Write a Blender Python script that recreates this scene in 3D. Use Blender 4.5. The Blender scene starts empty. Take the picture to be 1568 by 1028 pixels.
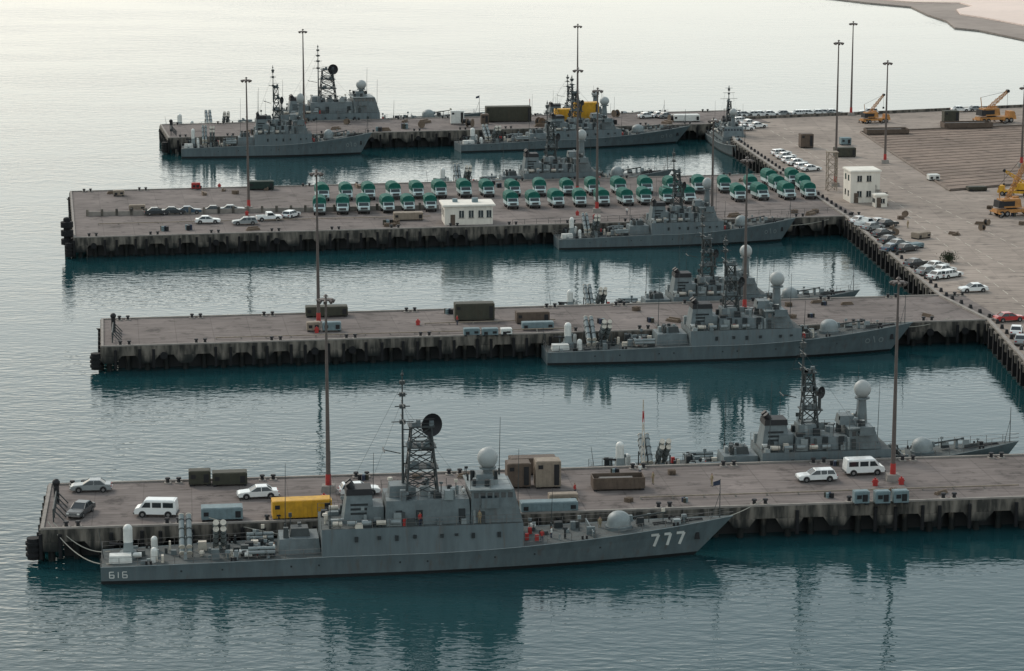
import bpy, math, random
from mathutils import Vector, Matrix
random.seed(7)
S=bpy.context.scene
# ------------------------------------------------------------ camera
FPX=4100.0; W0=1568.0; CX=784.0; CY=514.0; H=91.0; P=math.atan(841/FPX)
cd=bpy.data.cameras.new("camera"); cam=bpy.data.objects.new("camera",cd); S.collection.objects.link(cam)
cam.location=(0,0,H); cam.rotation_euler=(math.pi/2-P,0,0)
cd.sensor_width=36; cd.lens=36*FPX/W0; cd.clip_start=1; cd.clip_end=40000
S.camera=cam
S.view_settings.view_transform='Standard'; S.view_settings.look='None'; S.view_settings.exposure=0
DK=4.0
# survey helper: point of the harbour plan at height z sighted from the survey station
def G(px,py,z=DK):
    a=(px-CX)/FPX; b=-(py-CY)/FPX
    d=(a, math.cos(P)+b*math.sin(P), -math.sin(P)+b*math.cos(P))
    t=(z-H)/d[2]
    return Vector((d[0]*t,d[1]*t,z))
def hgt(base,ytop):
    b=-(ytop-CY)/FPX
    sl=(-math.sin(P)+b*math.cos(P))/(math.cos(P)+b*math.sin(P))
    return H+sl*base.y-base.z
# ------------------------------------------------------------ materials
MATS={}
def mat(name,col,rough=.6,var=.25,scale=1.2,metal=0,streak=0,rust=0,spec=.4,coat=0):
    if name in MATS: return MATS[name]
    m=bpy.data.materials.new(name); m.use_nodes=True; nt=m.node_tree; N=nt.nodes; L=nt.links
    b=N['Principled BSDF']; b.inputs['Roughness'].default_value=rough; b.inputs['Metallic'].default_value=metal
    b.inputs['Specular IOR Level'].default_value=spec
    if coat: b.inputs['Coat Weight'].default_value=coat
    tc=N.new('ShaderNodeTexCoord'); no=N.new('ShaderNodeTexNoise'); no.inputs['Scale'].default_value=scale; no.inputs['Detail'].default_value=6; no.inputs['Roughness'].default_value=.65
    mp=N.new('ShaderNodeMapping'); L.new(tc.outputs['Object'],mp.inputs[0]); L.new(mp.outputs[0],no.inputs[0])
    if streak: mp.inputs['Scale'].default_value=(1.6,1.6,.22)
    r=N.new('ShaderNodeValToRGB'); e=r.color_ramp.elements
    e[0].position=.3; e[1].position=.72
    lo=[c*(1-var) for c in col]; hi=[min(1,c*(1+var*.7)) for c in col]
    e[0].color=(*lo,1); e[1].color=(*hi,1); L.new(no.outputs[0],r.inputs[0]); out=r.outputs[0]
    if rust:
        n2=N.new('ShaderNodeTexNoise'); n2.inputs['Scale'].default_value=.9; n2.inputs['Detail'].default_value=8
        m2=N.new('ShaderNodeMapping'); m2.inputs['Scale'].default_value=(2.2,2.2,.3); L.new(tc.outputs['Object'],m2.inputs[0]); L.new(m2.outputs[0],n2.inputs[0])
        r2=N.new('ShaderNodeValToRGB'); r2.color_ramp.elements[0].position=.56; r2.color_ramp.elements[1].position=.75
        r2.color_ramp.elements[1].color=(rust,rust,rust,1); L.new(n2.outputs[0],r2.inputs[0])
        mx=N.new('ShaderNodeMix'); mx.data_type='RGBA'; L.new(r2.outputs[0],mx.inputs[0]); L.new(out,mx.inputs[6]); mx.inputs[7].default_value=(.10,.065,.045,1); out=mx.outputs[2]
    L.new(out,b.inputs['Base Color']); MATS[name]=m; return m
def M(n): return MATS[n]
mat('hull_grey',(.108,.138,.146),.5,.24,.5,streak=1,rust=.45)
mat('ship_grey',(.13,.158,.164),.55,.28,.8,rust=.35)
mat('ship_light',(.22,.25,.25),.5,.2)
mat('ship_deck',(.075,.087,.086),.8,.35,.7,rust=.4)
mat('ship_dark_and_shade',(.028,.034,.036),.8,.3)  # own dark tone of lockers and clutter; painted shade for openings
mat('boot_and_shade_black',(.012,.014,.015),.5)  # boot-top paint on hulls; also the painted shade core under the piers
mat('black',(.014,.014,.016),.6)
mat('antifoul',(.04,.02,.018),.7)
mat('white',(.64,.64,.60),.4,.15,1.5)
mat('cream',(.55,.5,.42),.5,.2)
mat('radome',(.34,.36,.35),.5,.1)
mat('glass',(.02,.028,.032),.12,.1,spec=.6)
mat('rubber',(.011,.011,.012),.85,.3)
mat('red',(.38,.035,.03),.55,.2)
mat('steel',(.15,.14,.13),.6,.3)
mat('mastgrey',(.05,.058,.058),.6,.25)
mat('galv',(.11,.09,.08),.6,.2,.8)
mat('yellow',(.58,.31,.02),.55,.25,1.0,rust=.4)
mat('orange',(.42,.19,.05),.55,.3,1.0,rust=.5)
mat('olive',(.05,.05,.035),.7,.25,1.2,rust=.3)
mat('tan',(.27,.22,.17),.7,.25,1.2,rust=.3)
mat('brownbox',(.11,.08,.06),.7,.3,1.2,rust=.4)
mat('bluegrey',(.16,.22,.235),.6,.25,rust=.2)
mat('canvas_green',(.005,.105,.08),.8,.35,2.0)
mat('truck_pale',(.52,.62,.61),.5,.12)
mat('darkgreen',(.02,.04,.032),.8,.3,2.0)
mat('carwhite',(.74,.75,.73),.25,.05,coat=.4)
mat('cargrey',(.25,.27,.27),.3,.08,coat=.4)
mat('cardark',(.03,.038,.042),.3,.1,coat=.4)
mat('carred',(.4,.03,.03),.3,.1,coat=.4)
mat('carblue',(.04,.08,.12),.3,.1,coat=.4)
mat('chrome',(.3,.3,.3),.3,.1,metal=.7)
mat('taillight',(.3,.02,.015),.3,.1)
mat('wallwhite',(.70,.65,.57),.8,.15,.6,streak=1,rust=.2)
mat('roofwhite',(.76,.72,.64),.8,.15,.6)
mat('concrete',(.26,.235,.21),.85,.3,.5)
mat('skin',(.3,.17,.11),.6,.1)
mat('navy_cloth',(.04,.05,.08),.9,.2)
mat('khaki_cloth',(.3,.24,.15),.9,.2)
mat('leaf',(.035,.05,.025),.8,.5,3)
mat('bark',(.1,.07,.05),.9,.3)
mat('rope',(.35,.33,.28),.9,.1)
mat('bumper',(.06,.06,.06),.6,.1)
mat('timber',(.17,.125,.09),.8,.3)
mat('paint_line',(.5,.46,.38),.8,.35,.8)

def ground_mat(name,col,var,joint=0,jcol=.6,ang=0,patch=.35,scale=.06,stain=.5):
    m=bpy.data.materials.new(name); m.use_nodes=True; nt=m.node_tree; N=nt.nodes; L=nt.links
    b=N['Principled BSDF']; b.inputs['Roughness'].default_value=.9; b.inputs['Specular IOR Level'].default_value=.25
    tc=N.new('ShaderNodeTexCoord')
    n1=N.new('ShaderNodeTexNoise'); n1.inputs['Scale'].default_value=scale; n1.inputs['Detail'].default_value=9; n1.inputs['Roughness'].default_value=.62
    n2=N.new('ShaderNodeTexNoise'); n2.inputs['Scale'].default_value=.8; n2.inputs['Detail'].default_value=6
    mp=N.new('ShaderNodeMapping'); mp.inputs['Rotation'].default_value=(0,0,ang); L.new(tc.outputs['Object'],mp.inputs[0])
    st=N.new('ShaderNodeMapping'); st.inputs['Scale'].default_value=(.25,1.6,1); L.new(mp.outputs[0],st.inputs[0])
    L.new(mp.outputs[0],n1.inputs[0]); L.new(st.outputs[0],n2.inputs[0])
    r=N.new('ShaderNodeValToRGB'); e=r.color_ramp.elements; e[0].position=.34; e[1].position=.68
    e[0].color=(*[c*(1-var) for c in col],1); e[1].color=(*[c*(1+var*.6) for c in col],1); L.new(n1.outputs[0],r.inputs[0])
    def mul(out,fac):
        mx=N.new('ShaderNodeMix'); mx.data_type='RGBA'; mx.blend_type='MULTIPLY'; mx.inputs[0].default_value=1
        L.new(out,mx.inputs[6]); L.new(fac,mx.inputs[7]); return mx.outputs[2]
    r2=N.new('ShaderNodeValToRGB'); e=r2.color_ramp.elements; e[0].position=.3; e[1].position=.6; k=1-patch
    e[0].color=(k,k,k,1); e[1].color=(1,1,1,1); L.new(n2.outputs[0],r2.inputs[0])
    out=mul(r.outputs[0],r2.outputs[0])
    if stain:
        n3=N.new('ShaderNodeTexNoise'); n3.inputs['Scale'].default_value=.28; n3.inputs['Detail'].default_value=7; n3.inputs['Roughness'].default_value=.7; L.new(mp.outputs[0],n3.inputs[0])
        r3=N.new('ShaderNodeValToRGB'); e=r3.color_ramp.elements; e[0].position=.35; e[1].position=.47; e[0].color=(1-stain,1-stain,1-stain,1); L.new(n3.outputs[0],r3.inputs[0])
        out=mul(out,r3.outputs[0])
    if joint:
        bt=N.new('ShaderNodeTexBrick'); bt.offset=0; bt.inputs['Scale'].default_value=1; bt.inputs['Brick Width'].default_value=joint; bt.inputs['Row Height'].default_value=joint
        bt.inputs['Mortar Size'].default_value=.07; bt.inputs['Color1'].default_value=(1,1,1,1); bt.inputs['Color2'].default_value=(.84,.84,.84,1); bt.inputs['Mortar'].default_value=(jcol,jcol,jcol,1)
        L.new(mp.outputs[0],bt.inputs[0]); out=mul(out,bt.outputs[0])
    L.new(out,b.inputs['Base Color']); MATS[name]=m; return m
ground_mat('pier_deck',(.215,.182,.168),.28,joint=6,jcol=.7)
ground_mat('quay_apron',(.36,.30,.255),.2,joint=8,jcol=.8,scale=.03,stain=.35)
ground_mat('slip_floor',(.27,.205,.165),.22,joint=0,scale=.05)
ground_mat('sand',(.80,.66,.58),.1,scale=.01,patch=.1,stain=0)
ground_mat('wet_sand',(.38,.32,.28),.3,scale=.01,patch=.3,stain=0)
def wallmat():
    m=bpy.data.materials.new('sea_wall'); m.use_nodes=True; nt=m.node_tree; N=nt.nodes; L=nt.links
    b=N['Principled BSDF']; b.inputs['Roughness'].default_value=.85
    g=N.new('ShaderNodeNewGeometry'); sx=N.new('ShaderNodeSeparateXYZ'); L.new(g.outputs['Position'],sx.inputs[0])
    mp=N.new('ShaderNodeMapping'); mp.inputs['Scale'].default_value=(1.3,1.3,.25); L.new(g.outputs['Position'],mp.inputs[0])
    n=N.new('ShaderNodeTexNoise'); n.inputs['Scale'].default_value=.9; n.inputs['Detail'].default_value=8; L.new(mp.outputs[0],n.inputs[0])
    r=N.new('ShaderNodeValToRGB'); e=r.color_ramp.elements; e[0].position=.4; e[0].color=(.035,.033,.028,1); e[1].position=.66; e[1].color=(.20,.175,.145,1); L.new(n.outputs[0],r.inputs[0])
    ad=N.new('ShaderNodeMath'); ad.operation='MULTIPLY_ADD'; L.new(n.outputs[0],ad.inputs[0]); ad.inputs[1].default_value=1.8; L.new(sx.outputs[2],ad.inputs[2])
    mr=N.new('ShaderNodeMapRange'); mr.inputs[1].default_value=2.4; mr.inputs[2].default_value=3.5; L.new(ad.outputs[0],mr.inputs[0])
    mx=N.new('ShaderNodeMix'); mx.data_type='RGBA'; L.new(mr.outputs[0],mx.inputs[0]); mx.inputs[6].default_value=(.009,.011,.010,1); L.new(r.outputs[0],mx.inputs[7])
    L.new(mx.outputs[2],b.inputs['Base Color']); MATS['sea_wall']=m
wallmat()
# ------------------------------------------------------------ mesh builder
class MB:
    def __init__(s): s.v=[]; s.f=[]; s.m=[]; s.sm=[]; s.T=None
    def add(s,vs,fs,m,smooth=False):
        o=len(s.v)
        for p in vs:
            p=Vector(p)
            if s.T: p=s.T@p
            s.v.append(p)
        for f in fs: s.f.append([i+o for i in f]); s.m.append(m); s.sm.append(smooth)
    def box(s,x0,x1,y0,y1,z0,z1,m,tx=0,ty=0,tx1=None):
        if tx1 is None: tx1=tx
        vs=[(x0,y0,z0),(x1,y0,z0),(x1,y1,z0),(x0,y1,z0),(x0+tx,y0+ty,z1),(x1-tx1,y0+ty,z1),(x1-tx1,y1-ty,z1),(x0+tx,y1-ty,z1)]
        s.add(vs,[(3,2,1,0),(4,5,6,7),(0,1,5,4),(1,2,6,5),(2,3,7,6),(3,0,4,7)],m)
    def cyl(s,p0,p1,r0,m,r1=None,n=8,caps=True,smooth=True):
        if r1 is None: r1=r0
        p0=Vector(p0); p1=Vector(p1); d=(p1-p0).normalized()
        a=Vector((0,0,1)) if abs(d.z)<.9 else Vector((1,0,0))
        u=d.cross(a).normalized(); w=d.cross(u)
        vs=[]
        for k in range(n):
            c=math.cos(2*math.pi*k/n); q=math.sin(2*math.pi*k/n)
            vs.append(p0+u*(c*r0)+w*(q*r0))
        for k in range(n):
            c=math.cos(2*math.pi*k/n); q=math.sin(2*math.pi*k/n)
            vs.append(p1+u*(c*r1)+w*(q*r1))
        s.add(vs,[(k,k+n,(k+1)%n+n,(k+1)%n) for k in range(n)],m,smooth and n>5)
        if caps: s.add(vs[:n],[tuple(range(n))],m); s.add(vs[n:],[tuple(range(n-1,-1,-1))],m)
    def sph(s,c,r,m,n=14,h=8,zs=1,lo=-1):
        c=Vector(c); vs=[]; fs=[]
        a0=math.asin(max(-1,lo))
        for j in range(h+1):
            a=a0+(math.pi/2-a0)*j/h
            for k in range(n):
                t=2*math.pi*k/n
                vs.append(c+Vector((math.cos(a)*math.cos(t)*r,math.cos(a)*math.sin(t)*r,math.sin(a)*r*zs)))
        for j in range(h):
            for k in range(n): fs.append((j*n+k,j*n+(k+1)%n,(j+1)*n+(k+1)%n,(j+1)*n+k))
        s.add(vs,fs,m,True)
    def quad(s,a,b,c,d,m): s.add([a,b,c,d],[(0,1,2,3)],m)
    def prism(s,poly,z0,z1,m,mtop=None):
        n=len(poly); vs=[(x,y,z0) for x,y in poly]+[(x,y,z1) for x,y in poly]
        s.add(vs,[(k,(k+1)%n,(k+1)%n+n,k+n) for k in range(n)],m)
        s.add(vs,[tuple(range(n,2*n))],mtop or m)
    def profile(s,pts,y0,y1,m,ins=0):
        n=len(pts); vs=[(x,y0,z) for x,z in pts]+[(x,y1,z) for x,z in pts]
        s.add(vs,[((k+1)%n,k,k+n,(k+1)%n+n) for k in range(n)],m)
        s.add(vs,[tuple(range(n)),tuple(range(2*n-1,n-1,-1))],m)
    def mesh(s,name):
        me=bpy.data.meshes.new(name); me.from_pydata([tuple(p) for p in s.v],[],s.f)
        names=[]
        for k in s.m:
            if k not in names: names.append(k)
        for k in names: me.materials.append(M(k))
        idx={k:i for i,k in enumerate(names)}
        me.polygons.foreach_set('material_index',[idx[k] for k in s.m])
        me.polygons.foreach_set('use_smooth',s.sm); me.update(); return me
def place(name,me,loc=(0,0,0),rz=0,sc=1):
    o=bpy.data.objects.new(name,me); S.collection.objects.link(o); o.location=loc; o.rotation_euler=(0,0,rz)
    o.scale=(sc,sc,sc) if not hasattr(sc,'__len__') else sc; return o
def assembly(name,parts,loc=(0,0,0),rz=0,sc=1):
    e=place(name,None,loc,rz,sc); e.empty_display_size=1
    for pn,me in parts:
        if isinstance(me,MB): me=me.mesh(pn)
        c=bpy.data.objects.new(pn,me); S.collection.objects.link(c); c.parent=e
    return e
# ------------------------------------------------------------ piers
def frame(A,B):
    d=(B-A); d.z=0; return math.atan2(d.y,d.x), d.length
bol=MB(); bol.box(-.45,.45,-.45,.45,0,.12,'concrete'); bol.cyl((0,0,.1),(0,0,.55),.24,'black',.2,n=10); bol.cyl((0,0,.55),(0,0,.75),.36,'black',.3,n=10)
bol_me=bol.mesh('bollard')
def pier(a,b,far,name='concrete_pier',end=0,blk=6.0):
    A=G(*a); B=G(*b); F=G(*far); ang,Ln=frame(A,B)
    nrm=Vector((-math.sin(ang),math.cos(ang),0)); w=(F-A).dot(nrm)
    Ln+=end
    dk=MB(); dk.box(0,Ln,0,w,2.7-DK,0,'pier_deck')
    for y0,y1 in((-.02,.38),(w-.38,w+.02)): dk.box(-.02,Ln,y0,y1,0,.22,'concrete')
    dk.box(-.02,.38,.39,w-.39,0,.22,'concrete')
    wl=MB()
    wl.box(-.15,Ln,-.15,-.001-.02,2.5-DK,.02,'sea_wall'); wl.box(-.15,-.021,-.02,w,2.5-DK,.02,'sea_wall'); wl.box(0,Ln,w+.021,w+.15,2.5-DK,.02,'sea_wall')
    wl.box(2.6,Ln,2.4,w-2.4,-1.5-DK,2.69-DK,'boot_and_shade_black')  # added black core; its colour stands in for shade under the deck
    x=1.2
    while x<Ln:
        for y,s in((0,-1),(w,1)):
            y0=min(y,y+s*.3); y1=max(y,y+s*.3); g=random.uniform(-.3,.3); lw_=random.uniform(1.6,2.1); lz=random.uniform(1.1,1.5)
            vs=[(x-.9,y0-.0,lz-DK),(x+.9,y0,lz-DK),(x+.9,y1,lz-DK),(x-.9,y1,lz-DK),(x-lw_,y0,2.49-DK),(x+lw_,y0,2.49-DK),(x+lw_,y1,2.49-DK),(x-lw_,y1,2.49-DK)]
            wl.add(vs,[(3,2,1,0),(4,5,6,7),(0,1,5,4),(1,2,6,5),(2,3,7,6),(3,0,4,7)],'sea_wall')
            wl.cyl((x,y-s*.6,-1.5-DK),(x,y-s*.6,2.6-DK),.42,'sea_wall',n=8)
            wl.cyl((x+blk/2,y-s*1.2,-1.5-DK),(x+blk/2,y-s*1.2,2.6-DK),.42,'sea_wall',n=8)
            if random.random()<.85: wl.cyl((x+1.2+g,y+s*.42,.5-DK),(x+1.2+g,y+s*.42,3.5-DK),.24,'rubber',n=7)
            if random.random()<.6: wl.cyl((x-1.2,y+s*.42,.5-DK),(x-1.2,y+s*.42,3.6-DK),.24,'rubber',n=7)
            if random.random()<.35: wl.cyl((x+2.6,y+s*.2,2.4-DK),(x+2.6,y+s*.5,2.4-DK),.6,'rubber',n=12)
        x+=blk
    y=1.5
    while y<w-1:
        wl.cyl((-.1,y,-1.5-DK),(-.1,y,2.5-DK),.42,'sea_wall',n=8); wl.cyl((-.35,y,.5-DK),(-.35,y,3.3-DK),.22,'rubber',n=7); y+=3.4
    for y in(.3,):
        wl.cyl((-.9,y,.4-DK),(-.9,y,3.-DK),.8,'rubber',n=14)
        for z in(.8,1.5,2.2): wl.cyl((-.9,y,z-DK),(-.9,y,z+.35-DK),.98,'rubber',n=14)
    assembly(name,[('deck',dk),('sea_wall_piles_shade_core',wl)],A,ang)
    def loc(x,y,z=0): return A+Vector((math.cos(ang)*x-math.sin(ang)*y,math.sin(ang)*x+math.cos(ang)*y,z))
    x=3
    while x<Ln:
        place('mooring_bollard',bol_me,loc(x,1.0),ang); place('mooring_bollard',bol_me,loc(x+1.4,1.0),ang); place('mooring_bollard',bol_me,loc(x,w-1.0),ang); place('mooring_bollard',bol_me,loc(x+1.4,w-1),ang); x+=12
    return ang,Ln,w,loc
a1,L1,w1,l1=pier((62,812),(1568,763),(100,742),end=30)
a2,L2,w2,l2=pier((155,532),(1512,491),(175,489),end=3)
a3,L3,w3,l3=pier((113,365),(1297,332),(145,293),end=3)
a4,L4,w4,l4=pier((258,212),(1112,190),(272,191),end=12)
# ------------------------------------------------------------ quay land
far=[G(1106,184),G(1300,176),G(1568,164),G(2300,130)]
edge=[G(1112,192),G(1125,217),G(1210,275),G(1297,334),G(1440,455),G(1512,491),G(1568,553),G(1690,690)]
e_end=Vector((edge[-1].x+4,180,DK)); 
poly=[(p.x,p.y) for p in far]+[(900,180)]+[(e_end.x,180)]+[(p.x,p.y) for p in reversed(edge)]
q=MB(); q.prism(list(reversed(poly)),-3,DK-.008,'sea_wall','quay_apron')
place('quay',q.mesh('quay'))
qw=MB()
pts=edge+[e_end]
for i in range(len(pts)-1):
    A=pts[i];B=pts[i+1]; d=(B-A); d.z=0; Ln=d.length; d.normalize()
    ang=math.atan2(d.y,d.x)
    qw.T=Matrix.Translation((A.x,A.y,0))@Matrix.Rotation(ang,4,'Z')
    sgn=-1 if (Matrix.Rotation(ang,3,'Z')@Vector((0,1,0))).x>0 else 1
    ya,yb=(sgn*-.5,sgn*.12)
    qw.box(0,Ln,min(ya,yb),max(ya,yb),DK,DK+.3,'concrete')
    x=1
    while x<Ln:
        y0,y1=sorted((0,sgn*.7)); qw.box(x-.35,x+.35,y0,y1,.3,3.7,'rubber')
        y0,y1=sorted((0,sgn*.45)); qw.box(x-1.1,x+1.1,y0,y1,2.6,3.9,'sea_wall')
        y0,y1=sorted((sgn*-1.5,sgn*-.9)); qw.box(x+1.2,x+1.8,y0,y1,DK,DK+.7,'black',.1,.1)
        x+=4.2
qw.T=None
place('quay_fender_wall',qw.mesh('quay_fender_wall'))
sf=MB(); c=[G(1318,203,DK),G(1700,188),G(1800,262),G(1455,293)]
cc=[(p.x,p.y) for p in c]
sf.prism(list(reversed(cc)),DK-.004,DK+.02,'slip_floor')
def lerp(a,b,t): return a+(b-a)*t
for i in range(22):
    t=(i+.5)/22; A=lerp(c[0],c[3],t); B=lerp(c[1],c[2],t)
    sf.cyl((A.x,A.y,DK+.03),(B.x,B.y,DK+.03),.08,'brownbox',n=4,smooth=False)
for (A,B) in((c[0],c[1]),(c[3],c[2]),(c[0],c[3])):
    sf.cyl((A.x,A.y,DK+.1),(B.x,B.y,DK+.1),.3,'brownbox',n=4,smooth=False)
place('ship_transfer_yard',sf.mesh('ship_transfer_yard'))
fw=MB()
for i in range(3):
    A=far[i];B=far[i+1]; d=(B-A).normalized(); ang=math.atan2(d.y,d.x)
    fw.T=Matrix.Translation((A.x,A.y,0))@Matrix.Rotation(ang,4,'Z'); Ln=(B-A).length; fw.box(0,Ln,-.6,.2,DK-.5,DK+.7,'sea_wall')
fw.T=None; place('sea_boundary_wall',fw.mesh('sea_boundary_wall'))
pl=MB()
for (A,B) in((G(1180,200),G(1560,420)),(G(1200,196),G(1600,400)),(G(1330,318),G(1568,300)),(G(1390,330),G(1568,470))):
    ang,Ln=frame(A,B); pl.T=Matrix.Translation((A.x,A.y,DK))@Matrix.Rotation(ang,4,'Z')
    x=0
    while x<Ln: pl.quad((x,-.07,.004),(x+4,-.07,.004),(x+4,.07,.004),(x,.07,.004),'paint_line'); x+=7
pl.T=None; place('painted_lane_lines',pl.mesh('painted_lane_lines'))
sd=MB(); sh=[G(1180,-14,.5),G(1330,4,.5),G(1395,10,.5),G(1420,22,.5),G(1450,32,.5),G(1462,42,.5),G(1500,46,.5),G(1568,60,.5),G(1800,80,.5),G(2600,100,.5)]
poly=[(p.x,p.y) for p in sh]+[(3000,2600),(60,2600)]
sd.prism(poly,-1,.5,'wet_sand')
sh2=[G(1200,-18,1),G(1350,-1,1),G(1400,3,1),G(1470,4,1),G(1490,9,1),G(1465,14,1),G(1470,21,1),G(1510,27,1),G(1568,38,1),G(1800,60,1),G(2600,75,1)]
sd.prism([(p.x,p.y) for p in sh2]+[(3000,2600),(90,2600)],.4,1,'sand')
place('sandy_shore',sd.mesh('sandy_shore'))
# ------------------------------------------------------------ water
m=bpy.data.materials.new('sea_water'); m.use_nodes=True; nt=m.node_tree; N=nt.nodes; L=nt.links; b=N['Principled BSDF']
b.inputs['Base Color'].default_value=(.010,.044,.050,1); b.inputs['Roughness'].default_value=.03; b.inputs['IOR'].default_value=1.33
tc=N.new('ShaderNodeTexCoord')
def nz(sx,sy,rot,det,ro=.55):
    mp=N.new('ShaderNodeMapping'); mp.inputs['Rotation'].default_value=(0,0,rot); mp.inputs['Scale'].default_value=(sx,sy,sx); L.new(tc.outputs['Object'],mp.inputs[0])
    n=N.new('ShaderNodeTexNoise'); n.inputs['Scale'].default_value=1; n.inputs['Detail'].default_value=det; n.inputs['Roughness'].default_value=ro; L.new(mp.outputs[0],n.inputs[0]); return n
na=nz(.42,.95,.42,2,.5); nb=nz(.10,.22,-.3,2); ncm=nz(.010,.022,.3,3)
ad=N.new('ShaderNodeMath'); ad.operation='MULTIPLY_ADD'; L.new(nb.outputs[0],ad.inputs[0]); ad.inputs[1].default_value=1.0; L.new(na.outputs[0],ad.inputs[2])
sx=N.new('ShaderNodeSeparateXYZ'); L.new(tc.outputs['Object'],sx.inputs[0])
shel=N.new('ShaderNodeMapRange'); shel.inputs[1].default_value=-70; shel.inputs[2].default_value=60; shel.inputs[3].default_value=1.0; shel.inputs[4].default_value=.4; L.new(sx.outputs[0],shel.inputs[0])
opn=N.new('ShaderNodeMapRange'); opn.inputs[1].default_value=300; opn.inputs[2].default_value=330; opn.inputs[3].default_value=1.7; opn.inputs[4].default_value=1.0; L.new(sx.outputs[1],opn.inputs[0])
mr=N.new('ShaderNodeMapRange'); mr.inputs[1].default_value=.38; mr.inputs[2].default_value=.62; mr.inputs[3].default_value=.4; mr.inputs[4].default_value=1.0; L.new(ncm.outputs[0],mr.inputs[0])
mu=N.new('ShaderNodeMath'); mu.operation='MULTIPLY'; L.new(mr.outputs[0],mu.inputs[0]); L.new(shel.outputs[0],mu.inputs[1])
mu2=N.new('ShaderNodeMath'); mu2.operation='MULTIPLY'; L.new(mu.outputs[0],mu2.inputs[0]); L.new(opn.outputs[0],mu2.inputs[1])
mu3=N.new('ShaderNodeMath'); mu3.operation='MULTIPLY'; L.new(mu2.outputs[0],mu3.inputs[0]); mu3.inputs[1].default_value=.13
bp=N.new('ShaderNodeBump'); L.new(mu3.outputs[0],bp.inputs['Distance']); L.new(ad.outputs[0],bp.inputs['Height']); bp.inputs['Strength'].default_value=1; L.new(bp.outputs[0],b.inputs['Normal'])
MATS['sea_water']=m
wt=MB(); wt.quad((-9000,-3000,0),(9000,-3000,0),(9000,14000,0),(-9000,14000,0),'sea_water'); place('sea_water',wt.mesh('sea_water'))
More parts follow.
